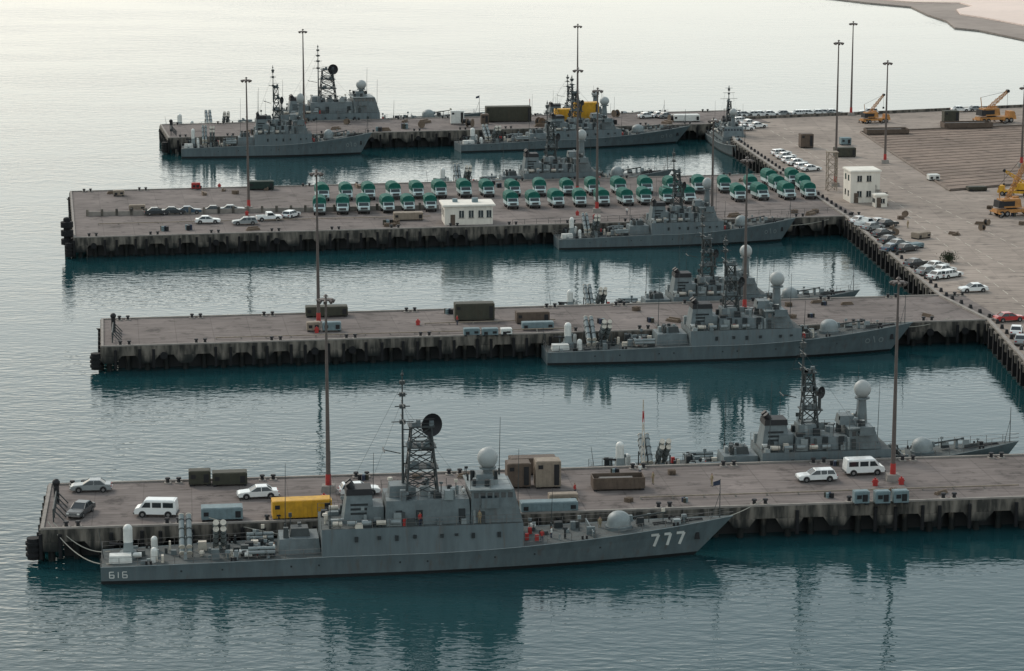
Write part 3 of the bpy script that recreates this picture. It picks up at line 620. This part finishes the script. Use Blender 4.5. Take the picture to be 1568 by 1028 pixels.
for c_ in((140,752,'sg',178),(124,788,'sd',250),(240,790,'vw',170),(395,762,'sw',184),(550,757,'ww',5),(1250,736,'ww',182),(1322,726,'vw',2),
          (318,342,'sw',0),(375,344,'wg',184),(412,338,'pw',10),(446,333,'ww',60),(240,329,'sd',5),(266,328,'sd',0),(290,327,'sb',0),(330,326,'sd',0),(356,325,'sg',0),
          (1490,447,'sw',186),(1545,492,'sr',8),(1556,512,'sw',70),(1563,526,'sg',70)): vcar(*c_)
for i,(x,y) in enumerate([(1203,243),(1212,249),(1220,253),(1232,259),(1241,262),(1196,238)]): vcar(x,y,'ww' if i%2 else 'sw',20)
for i,(x,y) in enumerate([(1318,342),(1327,347),(1336,352),(1346,345),(1358,347)]): vcar(x,y,('sw','pw','sg','sw','sd')[i],30)
for i,(x,y) in enumerate([(1352,362),(1362,372),(1366,385),(1376,378),(1388,385),(1402,408),(1434,412),(1445,418),(1455,425),(1438,427),(1420,420)]): vcar(x,y,('sd','sd','sb','sg','sd','sd','sw','sw','ww','sw','sg')[i],32)
for i,x in enumerate((1130,1140,1152,1165,1180,1197,1225,1238,1250,1262,1275,1330,1470,1495)):
    vcar(x,174+ (1568-x)*.012-(x-1130)*.012,('sw','sg','sw','ww')[i%4],(0,5,175)[i%3])
for x,y,s in((1010,180,'sw'),(1020,181,'sg'),(990,181,'sw'),(1135,188,'ww'),(1148,192,'sw'),(1160,196,'sw'),(1140,200,'sw')): vcar(x,y,s,20)
ct=MB()
ct.box(-2.9,2.9,-.9,.9,.55,.75,'black')
ct.profile([(1.2,.75),(2.75,.75),(2.9,.9),(2.9,1.45),(2.2,1.55),(1.85,2.25),(1.2,2.3)],-1.15,1.15,'truck_pale')
ct.quad((2.2,-1.0,1.6),(2.2,1.0,1.6),(1.9,.95,2.2),(1.9,-.95,2.2),'glass')
ct.box(2.9,2.93,-.7,.7,.95,1.4,'bumper')
for s in(-1,1): ct.quad((1.35,s*1.16,1.5),(2.05,s*1.16,1.5),(1.8,s*1.16,2.1),(1.35,s*1.16,2.1),'glass')
ct.box(-2.9,1.1,-1.25,1.25,.8,1.7,'truck_pale')
arc=[(-1.33,1.6),(-1.36,2.6),(-1.15,3.1),(-.65,3.4),(0,3.5),(.65,3.4),(1.15,3.1),(1.36,2.6),(1.33,1.6)]
n=len(arc)
vs=[(-3.0,y,z) for y,z in arc]+[(1.18,y,z) for y,z in arc]
ct.add(vs,[(k,k+n,k+n+1,k+1) for k in range(n-1)]+[tuple(range(n)),tuple(range(2*n-1,n-1,-1))],'canvas_green')
ct.box(1.19,1.9,-1.2,1.2,2.31,2.5,'canvas_green',.05,.2,.2)
for x in(-1.9,-.8,2.1):
    for s in(-1,1): wheel(ct,x,s*1.02,.48,.3)
ct.box(2.95,3.1,-1.1,1.1,.6,.85,'bumper')
ct_me=ct.mesh('covered_truck')
def ctr(px,py):
    place('canvas_covered_truck',ct_me,G(px+random.uniform(-2,2),py),math.radians(-90+8+random.uniform(-6,6)),random.uniform(.95,1.03))
for i in range(6): ctr(490+34*i,327-1.0*i)
for i in range(7): ctr(494+36*i,306-.9*i)
for i in range(6): ctr(782+35*i,318-1.0*i)
for i in range(13): ctr(745+40.5*i,300-.7*i)
for x,y in((985,312),(1020,311),(1054,310),(1130,307),(1165,305),(1204,304),(1238,303),(1180,283),(1212,282)): ctr(x,y)
# ------------------------------------------------------------ containers, plant
def container(name,px,py,l,w,h,m,deg=0,open_=False,ribs=True,feet=True):
    b=MB(); z=.25 if feet else 0
    if feet:
        for x in(-l/2+.3,l/2-.3): b.box(x-.2,x+.2,-w/2,w/2,0,.25,'black')
    if open_:
        b.box(-l/2,l/2,-w/2,w/2,z,z+.15,m)
        b.box(-l/2,l/2,-w/2,-w/2+.1,z+.15,h,m); b.box(-l/2,l/2,w/2-.1,w/2,z+.15,h,m); b.box(-l/2,-l/2+.1,-w/2+.1,w/2-.1,z+.15,h,m); b.box(l/2-.1,l/2,-w/2+.1,w/2-.1,z+.15,h,m)
        b.box(-l/2+.5,l/2-.9,-w/2+.3,w/2-.3,z+.16,h-.3,'steel',.5,.3)
    else:
        b.box(-l/2,l/2,-w/2,w/2,z,h,m); b.box(-l/2+.15,l/2-.15,-w/2+.15,w/2-.15,h,h+.06,m)
    if ribs:
        x=-l/2+.3
        while x<l/2-.1:
            for s in(-1,1):
                a=sorted((s*w/2,s*(w/2+.06))); b.box(x,x+.12,a[0],a[1],z+.1,h-.1,m)
            x+=.55
    if not open_:
        b.box(l/2-.9,l/2-.25,-w/2-.08,-w/2-.062,z+.2,h-.35,'black')
        b.box(-l/2+.3,-l/2+.9,-w/2-.08,-w/2-.062,h-.9,h-.4,'black')
    place(name,b.mesh(name),G(px,py),math.radians(7+deg))
C=container
C('shipping_container',462,792,7.2,2.3,2.3,'yellow',2)
C('generator_trailer',306,742,2.8,1.8,1.9,'olive'); C('shipping_container',352,742,4.4,2,1.7,'olive')
C('shipping_container',793,745,3,2.4,3.2,'brownbox'); C('site_cabin',838,745,3.2,2.4,3.5,'tan'); C('shipping_container',815,725,6,2.2,2.2,'brownbox')
C('open_skip',946,748,6.6,2.6,1.7,'brownbox',-1,True); C('storage_box',840,783,7,1.8,1.3,'bluegrey'); C('storage_box',862,770,3.6,1.5,1.2,'tan')
C('electrical_cabinet',1318,772,1.9,1.2,1.7,'bluegrey'); C('electrical_cabinet',1350,772,1.9,1.2,1.7,'bluegrey'); C('electrical_cabinet',1378,771,1.9,1.2,1.7,'bluegrey')
C('workshop_cabin',340,795,5,2.2,1.6,'bluegrey')
C('shipping_container',726,490,6.6,2.5,2.9,'olive'); C('shipping_container',815,494,5.5,2.4,1.9,'brownbox'); C('storage_box',823,504,5.2,1.6,1.2,'bluegrey')
C('shipping_container',500,484,7.0,2.3,1.7,'olive'); C('electrical_cabinet',480,507,2.2,1.4,1.5,'tan'); C('electrical_cabinet',508,507,3,1.4,1.5,'bluegrey')
C('electrical_cabinet',722,514,2.6,1.4,1.2,'bluegrey'); C('electrical_cabinet',750,514,2.6,1.4,1.2,'bluegrey'); C('electrical_cabinet',775,513,1.8,1.4,1.1,'white')
C('shipping_container',400,290,5.5,2.4,1.8,'darkgreen'); C('flatbed_load',625,337,6,2.2,1.6,'tan')
C('shipping_container',778,186,12,3.4,4.0,'olive'); C('shipping_container',897,193,6.5,3,6.2,'yellow'); C('shipping_container',862,194,4.5,2.6,4.6,'yellow')
C('shipping_container',1234,226,3.2,2.6,3.4,'brownbox'); C('shipping_container',1294,222,2.6,2.2,1.8,'bluegrey'); C('shipping_container',1293,240,5,2.6,2.2,'olive')
C('machinery_skip',1357,205,11,4,1.4,'brownbox',-2,True); C('machinery_skip',1480,196,13,4,1.6,'brownbox',0,True); C('storage_box',1455,190,4,2.5,3.5,'olive'); C('storage_box',1429,276,2.5,2,1.3,'white')
C('low_trailer',1495,292,4.2,2.2,.9,'olive'); C('storage_box',1410,365,3.5,2,1.2,'tan',30); C('storage_box',1398,380,4,2,.9,'bluegrey',30); C('storage_box',1050,186,7,3,1.8,'white')
C('storage_box',700,190,3.5,2,3.5,'white'); C('generator_trailer',800,186,3.5,2,2,'tan'); C('storage_box',742,190,2,2,2.6,'brownbox')
C('storage_box',182,300,2.4,1.6,1.2,'tan');C('storage_box',210,322,3.4,1.4,1.1,'tan'); C('mobile_compressor',300,290,2,1.2,1.4,'red')
fb=MB(); fb.box(-.35,.35,-.25,.25,0,1.0,'red'); fb.cyl((0,0,1.0),(0,0,1.25),.12,'red',n=8); fb.cyl((-.5,0,.6),(.5,0,.6),.1,'red',n=8)
fb_me=fb.mesh('fire_hydrant')
for x,y in((496,768),(1380,742),(1340,744),(485,510),(378,330),(336,288),(884,330),(640,498),(910,336)): place('fire_hydrant',fb_me,G(x,y),0,.85)
pa=MB()
for k in range(5):
    for j in range(5): pa.box(-.6,.6,-.6+j*.26,-.5+j*.26,k*.16+.1,k*.16+.13,'timber')
    for j in(-.55,0,.5): pa.box(j,j+.08,-.6,.6,k*.16,k*.16+.1,'timber')
pa_me=pa.mesh('pallet_stack')
dr=MB()
for k,(x,y) in enumerate(((0,0),(.65,.1),(.3,.6),(-.5,.5))):
    dr.cyl((x,y,0),(x,y,.88),.29,('navy_cloth','olive','bluegrey','black')[k],n=12); dr.cyl((x,y,.3),(x,y,.34),.305,'black',n=12); dr.cyl((x,y,.58),(x,y,.62),.305,'black',n=12)
dr_me=dr.mesh('oil_drums')
tb=MB()
for k in range(7): tb.box(-1.5+k*.05,1.4-k*.07,-.45+(k%3)*.3,-.2+(k%3)*.3,(k//3)*.24,(k//3)*.24+.22,'timber')
tb_me=tb.mesh('timber_baulks')
cr=MB(); cr.cyl((0,-.5,.7),(0,-.42,.7),.7,'timber',n=16); cr.cyl((0,.42,.7),(0,.5,.7),.7,'timber',n=16); cr.cyl((0,-.42,.7),(0,.42,.7),.42,'black',n=14); cr_me=cr.mesh('cable_reel')
gw=MB(); gw.box(-3.6,3.6,-.4,.4,0,.1,'steel')
for i in range(8):
    for s in(-.4,.4): gw.cyl((-3.6+i*1.03,s,.1),(-3.6+i*1.03,s,1.1),.03,'steel',n=4)
for s in(-.4,.4):
    for z in(.6,1.1): gw.cyl((-3.6,s,z),(3.6,s,z),.03,'steel',n=4)
gw_me=gw.mesh('gangway')
rc=random.Random(21)
lst=[(pa_me,'pallet_stack'),(dr_me,'oil_drums'),(tb_me,'timber_baulks')]
for k in range(14):
    x=rc.uniform(560,1550); me,nm=rc.choice(lst); f=rc.choice((.16,.2,.80,.88))
    place(nm,me,l1(pier_x(x,760,l1,a1),w1*f),rc.uniform(0,6),rc.uniform(.6,.85))
for k in range(14):
    x=rc.uniform(560,1480); me,nm=rc.choice(lst); f=rc.choice((.2,.3,.75,.85)); place(nm,me,l2(pier_x(x,500,l2,a2),w2*f),rc.uniform(0,6),rc.uniform(.7,1.0))
for k in range(26):
    x=rc.uniform(150,1250); me,nm=rc.choice(lst); f=rc.choice((.06,.1,.85,.93)); place(nm,me,l3(pier_x(x,320,l3,a3),w3*f),rc.uniform(0,6),rc.uniform(.8,1.2))
lst.append((cr_me,'cable_reel'))
for k in range(26):
    x=rc.uniform(300,1080); me,nm=rc.choice(lst); place(nm,me,l4(pier_x(x,195,l4,a4),w4*rc.uniform(.1,.9)),rc.uniform(0,6),rc.uniform(1,1.6))
for k in range(14):
    me,nm=rc.choice(lst); place(nm,me,G(rc.uniform(1320,1568),rc.uniform(300,360)),rc.uniform(0,6),.9)
for (lf,an,x) in((l1,a1,pier_x(560,790,l1,a1)),(l2,a2,pier_x(1010,505,l2,a2)),(l3,a3,pier_x(1000,350,l3,a3))): 
    place('gangway',gw_me,lf(x,.3,.35),an+1.57,.8)
lw=MB(); A=G(132,331);B=G(672,320); ang,Ln=frame(A,B); lw.box(0,Ln,-.2,.2,0,.9,'concrete'); 
for i in range(int(Ln/3)): lw.box(i*3,i*3+.5,-.4,.3,0,1.4,'sea_wall')
place('low_concrete_wall',lw.mesh('low_concrete_wall'),A,ang)
lw=MB(); A=G(785,345);B=G(1290,325); ang,Ln=frame(A,B)
for i in range(int(Ln/2.5)): lw.cyl((i*2.5,0,0),(i*2.5,0,1.1),.05,'steel',n=5)
for z in(.55,1.1): lw.cyl((0,0,z),(Ln,0,z),.035,'steel',n=4)
place('pipe_railing',lw.mesh('pipe_railing'),A,ang)
for (A,B,) in((G(330,520),G(880,505)),(G(650,498),G(850,492)),(G(150,345),G(660,333)),(G(980,765),G(1560,746))):
    pp=MB(); ang,Ln=frame(A,B); pp.cyl((0,0,.3),(Ln,0,.3),.10,'tan',n=7)
    for i in range(int(Ln/4)): pp.box(i*4,i*4+.2,-.2,.2,0,.25,'concrete')
    place('service_pipe',pp.mesh('service_pipe'),A,ang)
def dolphin(px,py,sc=1):
    b=MB()
    for k in range(3): 
        z=.4+k*1.7; b.cyl((0,0,z),(0,0,z+1.1),1.25,'rubber',1.25,n=16); b.cyl((0,0,z+1.1),(0,0,z+1.7),.7,'rubber',n=12)
    b.cyl((0,0,-4-1),(0,0,.4),.6,'sea_wall',n=10); b.sph((0,0,5.4),.7,'rubber',12,5,.6,0)
    place('fender_dolphin',b.mesh('fender_dolphin'),G(px,py,DK)-Vector((0,0,2)),0,sc)
dolphin(103,362,1.0)
def endframe(px,py):
    A=G(px,py); b=MB()
    for k in range(5):
        b.cyl((0,k*2.2,0),(0,k*2.2,1.6),.1,'mastgrey',n=6)
        b.cyl((0,k*2.2,1.6),(1.4,k*2.2,0),.08,'mastgrey',n=5)
    b.cyl((0,0,1.6),(0,8.8,1.6),.1,'mastgrey',n=6); b.cyl((0,0,.8),(0,8.8,.8),.08,'mastgrey',n=6); b.cyl((0,9,0),(0,9,2.6),.35,'black',n=8); b.sph((0,9,2.6),.5,'black',8,5)
    place('steel_guard_frame',b.mesh('steel_guard_frame'),A,math.radians(7))
endframe(82,800); endframe(172,525); endframe(262,208)
# ------------------------------------------------------------ buildings
def house(name,px,py,deg,w,d,h,floors,wins,over=.4,door=True,gable=0):
    parts=[]; b=MB(); b.box(0,w,0,d,0,h,'wallwhite'); parts.append(('walls',b))
    r=MB(); r.box(-over,w+over,-over,d+over,h+.002,h+.28,'roofwhite'); r.box(-over+.2,w+over-.2,-over+.2,d+over-.2,h+.28,h+.36,'roofwhite'); 
    if gable: r.box(w*.6,w*.6+1.2,d*.4,d*.4+1,h+.36,h+1.2,'bluegrey'); r.box(w*.2,w*.2+1,d*.5,d*.5+1,h+.36,h+1.0,'bluegrey')
    parts.append(('roof',r)); g=MB()
    fh=h/floors
    for f in range(floors):
        for u in wins:
            x=u*w; z=f*fh+fh*.38
            g.box(x-.5,x+.5,-.03,-.003,z,z+fh*.38,'glass'); g.box(x-.6,x+.6,-.12,-.031,z-.12,z-.02,'concrete'); g.box(x-.03,x+.03,-.06,-.031,z,z+fh*.38,'white')
        for v in(.3,.7):
            y=v*d; g.box(-.03,-.003,y-.5,y+.5,f*fh+fh*.38,f*fh+fh*.76,'glass'); g.box(w+.003,w+.03,y-.5,y+.5,f*fh+fh*.38,f*fh+fh*.76,'glass')
    parts.append(('windows',g))
    if door: q_=MB(); q_.box(w*.12,w*.12+.95,-.05,-.003,0,2.1,'brownbox'); parts.append(('door',q_))
    return assembly(name,parts,G(px,py),math.radians(deg))
house('white_pier_office',681,345,7,9.8,6.5,3.8,1,(.35,.55,.75,.92),.5,gable=1)
hb_=house('two_storey_control_building',1302,311,8,6.4,6,6.6,2,(.3,.62),.25)
st=MB()
for i in range(12): st.box(-1.2,0-.02,-3.6+i*.3,-3.3+i*.3,i*.24,i*.24+.12,'concrete')
st.cyl((-1.2,-3.6,1),(-1.2,0,3.8),.04,'steel',n=4); st.cyl((-1.2,-3.6,0),(-1.2,-3.6,1),.04,'steel',n=4); st.cyl((-1.2,0,0),(-1.2,0,3.8),.05,'steel',n=4)
sto=place('exterior_stair',st.mesh('exterior_stair'),(6.7,0,0)); sto.parent=hb_
house('small_kiosk',1340,318,8,2.6,2.4,2.4,1,(.6,),.15)
lt=MB()
for x in(-1,1):
    for y in(-1,1): lt.cyl((x,y,0),(x,y,8.5),.1,'tan',n=5)
for j in range(5):
    z=j*1.7
    for a,c_ in(((-1,-1),(1,-1)),((1,-1),(1,1)),((1,1),(-1,1)),((-1,1),(-1,-1))):
        lt.cyl((*a,z),(*c_,z+1.7),.06,'tan',n=4); lt.cyl((*a,z+1.7),(*c_,z+1.7),.06,'tan',n=4)
lt.box(-1.2,1.2,-1.2,1.2,8.5,8.65,'tan'); place('lattice_training_tower',lt.mesh('lattice_training_tower'),G(1273,292),.1)
for (x,y,h,cc_) in((811,186,6,('red','white')),(984,715,9,('cream','red'))):
    b=MB()
    for k in range(6):
        for a in range(3):
            c0=(math.cos(a*2.094)*.3*(1-k/7),math.sin(a*2.094)*.3*(1-k/7),h*k/6); a2_=(a+1)%3; c1=(math.cos(a2_*2.094)*.3*(1-(k+1)/7),math.sin(a2_*2.094)*.3*(1-(k+1)/7),h*(k+1)/6); c2=(math.cos(a*2.094)*.3*(1-(k+1)/7),math.sin(a*2.094)*.3*(1-(k+1)/7),h*(k+1)/6)
            mm=cc_[0] if k!=4 else cc_[1]; b.cyl(c0,c1,.03,mm,n=4); b.cyl(c0,c2,.045,mm,n=4)
    place('lattice_antenna',b.mesh('lattice_antenna'),G(x,y))
# ------------------------------------------------------------ cranes
def crane(px,py,deg,jl,ja,col='orange',sc=1):
    b=MB()
    b.box(-5,5,-1.3,1.3,.8,1.5,col,.1,.05)
    for x in(-3.8,-2.6,2.4,3.6):
        for s in(-1,1): wheel(b,x,s*1.15,.6,.4)
    b.box(3.2,4.9,-1.2,1.2,1.5,2.7,col,.05,.1,.4); b.box(3.6,4.95,-1.0,1.0,2.0,2.55,'glass',.1,.05,.3)
    for x in(-4.6,1.2):
        b.box(x-.2,x+.2,-2.6,2.6,.7,.95,col)
        for s in(-1,1): b.cyl((x,s*2.5,0),(x,s*2.5,.9),.15,'steel',n=7); b.cyl((x,s*2.5,0),(x,s*2.5,.1),.4,'black',n=10)
    b.cyl((-1.2,0,1.5),(-1.2,0,1.85),1.1,'black',n=16)
    b.box(-4.2,.6,-1.3,1.3,1.85,3.6,col,.3,.1); b.box(-4.6,-3.4,-1.4,1.4,1.9,3.3,'black',.1,.1)
    b.box(-3.6,-1.0,-1.33,-1.2,2.2,3.2,'black')
    b.box(-.6,1.1,.45,1.5,1.9,3.9,col,.1,.08,.4); b.box(-.3,1.05,.4,1.55,2.7,3.6,'glass',.05,.05,.2)
    a=math.radians(ja); d=Vector((math.cos(a),0,math.sin(a))); base=Vector((-2.6,-.3,3.2)); u=Vector((-math.sin(a),0,math.cos(a)))
    def tip(t,k):
        w=.5*(1-abs(t-.4)*.9); return base+d*(jl*t)+u*(w*(1 if k<2 else -1))+Vector((0,w*(1 if k%2 else -1),0))
    for k in range(4): b.cyl(tip(0,k),tip(1,k),.09,col,n=5)
    n=int(jl/1.1)
    for i in range(n):
        for k,l in((0,1),(1,3),(3,2),(2,0)): b.cyl(tip(i/n,k),tip((i+1)/n,l),.05,col,n=4)
    e=base+d*jl; b.cyl(e+Vector((0,-.4,0)),e+Vector((0,.4,0)),.4,'black',n=10); b.cyl(e,e-Vector((0,0,jl*.5)),.04,'black',n=4); q_=e-Vector((0,0,jl*.5)); b.box(q_.x-.25,q_.x+.25,q_.y-.2,q_.y+.2,q_.z-.6,q_.z,'black')
    b.cyl((-3.8,0,3.6),(-4.2,0,6.2),.1,col,n=5); b.cyl((-4.2,0,6.2),e,.035,'black',n=4)
    place('mobile_crane',b.mesh('mobile_crane'),G(px,py),math.radians(deg),sc)
crane(1340,188,20,8,48,'orange',.8); crane(1524,188,20,7,38,'orange',1.1); crane(1556,330,15,15,62,'orange',1.0); crane(1556,300,160,7,30,'yellow',.8); crane(852,196,100,6,40,'yellow',.7)
# ------------------------------------------------------------ shrub
sb=MB(); rd=random.Random(3)
for k in range(6): a=k*1.05; sb.cyl((0,0,0),(math.cos(a)*.9,math.sin(a)*.9,1.5),.07,'bark',.03,n=5)
for _ in range(900):
    c_=Vector((rd.gauss(0,.7),rd.gauss(0,.7),1.1+rd.gauss(0,.45)))
    if c_.z<.15: c_.z=.2
    u=Vector((rd.uniform(-1,1),rd.uniform(-1,1),rd.uniform(-1,1))).normalized()*.16; w=u.cross(Vector((rd.random(),rd.random(),rd.random()))).normalized()*.1
    sb.quad(c_-u,c_-w,c_+u,c_+w,'leaf')
place('shrub',sb.mesh('shrub'),G(1452,402),0,.9)
# ------------------------------------------------------------ mooring ropes
def rope(A,B,sag,name='mooring_rope'):
    b=MB(); n=12; pr=None
    for i in range(n+1):
        t=i/n; p=A.lerp(B,t)-Vector((0,0,sag*4*t*(1-t)))
        if pr: b.cyl(pr,p,.06,'rope',n=5,caps=False)
        pr=p
    place(name,b.mesh(name))
def shp(s,x,y,z):
    o,C_,ang,sc=s; return C_+Vector(((math.cos(ang)*x-math.sin(ang)*y)*sc,(math.sin(ang)*x+math.cos(ang)*y)*sc,z*sc))
rope(shp(s1_,1,2.5,2.2),l1(1.5,1.0,.6),1.2); rope(shp(s1_,1,-2.8,2.2),l1(0.8,1.6,.6),1.5); rope(shp(s1_,70,.8,3.9),l1(88,1,.6),.8); rope(shp(s1_,25,4,2.4),l1(20,1,.6),.3)
rope(shp(s2_,1,2.5,2.2),l2(70,1,.6),1.0); rope(shp(s2_,54,.8,3.9),l2(140,1,.6),.8); rope(shp(s3_,54,.8,3.6),l3(158,1,.6),.8)
# ------------------------------------------------------------ people
def person_mesh(top,leg,name):
    me=bpy.data.meshes.new(name+'_s')
    V=[(0,0,.95),(0,0,1.2),(0,0,1.42),(0,0,1.52),(0,.01,1.64),(0,.01,1.74),(.1,0,.9),(.11,.03,.5),(.12,0,.07),(.12,.14,.04),(-.1,0,.9),(-.12,.06,.5),(-.13,-.05,.07),(-.13,.09,.04),
       (.19,0,1.4),(.25,-.02,1.12),(.26,.1,.9),(.26,.14,.8),(-.19,0,1.4),(-.25,-.02,1.12),(-.26,.1,.9),(-.26,.14,.8)]
    E=[(0,1),(1,2),(2,3),(3,4),(4,5),(0,6),(6,7),(7,8),(8,9),(0,10),(10,11),(11,12),(12,13),(2,14),(14,15),(15,16),(16,17),(2,18),(18,19),(19,20),(20,21)]
    Rr=[.15,.15,.15,.06,.1,.08,.1,.07,.05,.04,.1,.07,.05,.04,.07,.05,.04,.035,.07,.05,.04,.035]
    me.from_pydata(V,E,[]); o=bpy.data.objects.new('tmp',me); S.collection.objects.link(o)
    md=o.modifiers.new('s','SKIN')
    for i,v in enumerate(me.skin_vertices[0].data): v.radius=(Rr[i],Rr[i]*.8); v.use_root=(i==0)
    o.modifiers.new('ss','SUBSURF').levels=1
    dg=bpy.context.evaluated_depsgraph_get(); e=bpy.data.meshes.new_from_object(o.evaluated_get(dg)); e.name=name
    bpy.data.objects.remove(o)
    e.materials.clear()
    for k in(top,leg,'skin','black'): e.materials.append(M(k))
    for p in e.polygons:
        z=p.center.z; p.material_index=3 if (z>1.7 or z<.1) else 2 if (z>1.5 or (abs(p.center.x)>.2 and z<1.0)) else 0 if z>.93 else 1; p.use_smooth=True
    return e
pm=[person_mesh('red','navy_cloth','sailor_a'),person_mesh('white','navy_cloth','sailor_b'),person_mesh('khaki_cloth','khaki_cloth','sailor_c')]
for i,(x,y,z) in enumerate(((51.5,-2.6,2.8),(52.8,-1.4,2.8),(44,-3.6,5.7),(37,-3.6,5.7),(20,-3,2.5),(59,1,3.1))):
    place('sailor',pm[i%3],shp(s1_,x,y,z),i*1.3)
for i,(x,y) in enumerate(((980,730),(1000,742),(880,760),(640,765),(1090,745),(700,498),(960,330),(1390,350))): place('dock_worker',pm[(i+1)%3],G(x,y),i*2.1)
# ------------------------------------------------------------ light: hazy bright overcast
AZ=math.radians(-38); EL=math.radians(36)
w=bpy.data.worlds.new('World'); S.world=w; w.use_nodes=True; nt=w.node_tree; N=nt.nodes; L=nt.links; bg=N['Background']
sk=N.new('ShaderNodeTexSky'); sk.sky_type='NISHITA'; sk.sun_disc=False; sk.sun_elevation=EL; sk.sun_rotation=AZ; sk.air_density=1.0; sk.dust_density=3.5; sk.ozone_density=1.0
tcw=N.new('ShaderNodeTexCoord'); sz=N.new('ShaderNodeSeparateXYZ'); L.new(tcw.outputs['Generated'],sz.inputs[0])
cr_=N.new('ShaderNodeValToRGB'); e=cr_.color_ramp.elements
e[0].position=0; e[0].color=(1.0,.985,.93,1); e[1].position=1; e[1].color=(.42,.46,.47,1)
a=e.new(.12); a.color=(.96,.98,.92,1); a=e.new(.22); a.color=(.62,.69,.67,1); a=e.new(.42); a.color=(.38,.46,.47,1)
L.new(sz.outputs[2],cr_.inputs[0])
v1=N.new('ShaderNodeVectorMath'); v1.operation='SCALE'; v1.inputs['Scale'].default_value=1.15/.12; L.new(cr_.outputs[0],v1.inputs[0])
v2=N.new('ShaderNodeVectorMath'); v2.operation='SCALE'; v2.inputs['Scale'].default_value=.45; L.new(sk.outputs[0],v2.inputs[0])
v3=N.new('ShaderNodeVectorMath'); v3.operation='ADD'; L.new(v1.outputs[0],v3.inputs[0]); L.new(v2.outputs[0],v3.inputs[1])
L.new(v3.outputs[0],bg.inputs[0]); bg.inputs[1].default_value=.12
sl=bpy.data.lights.new('sun','SUN'); sl.energy=1.4; sl.angle=math.radians(12); sl.color=(1,.92,.82)
so=bpy.data.objects.new('sun',sl); S.collection.objects.link(so)
sd_=Vector((math.sin(AZ)*math.cos(EL),math.cos(AZ)*math.cos(EL),math.sin(EL)))
so.rotation_euler=sd_.to_track_quat('Z','Y').to_euler(); so.location=(0,0,300)
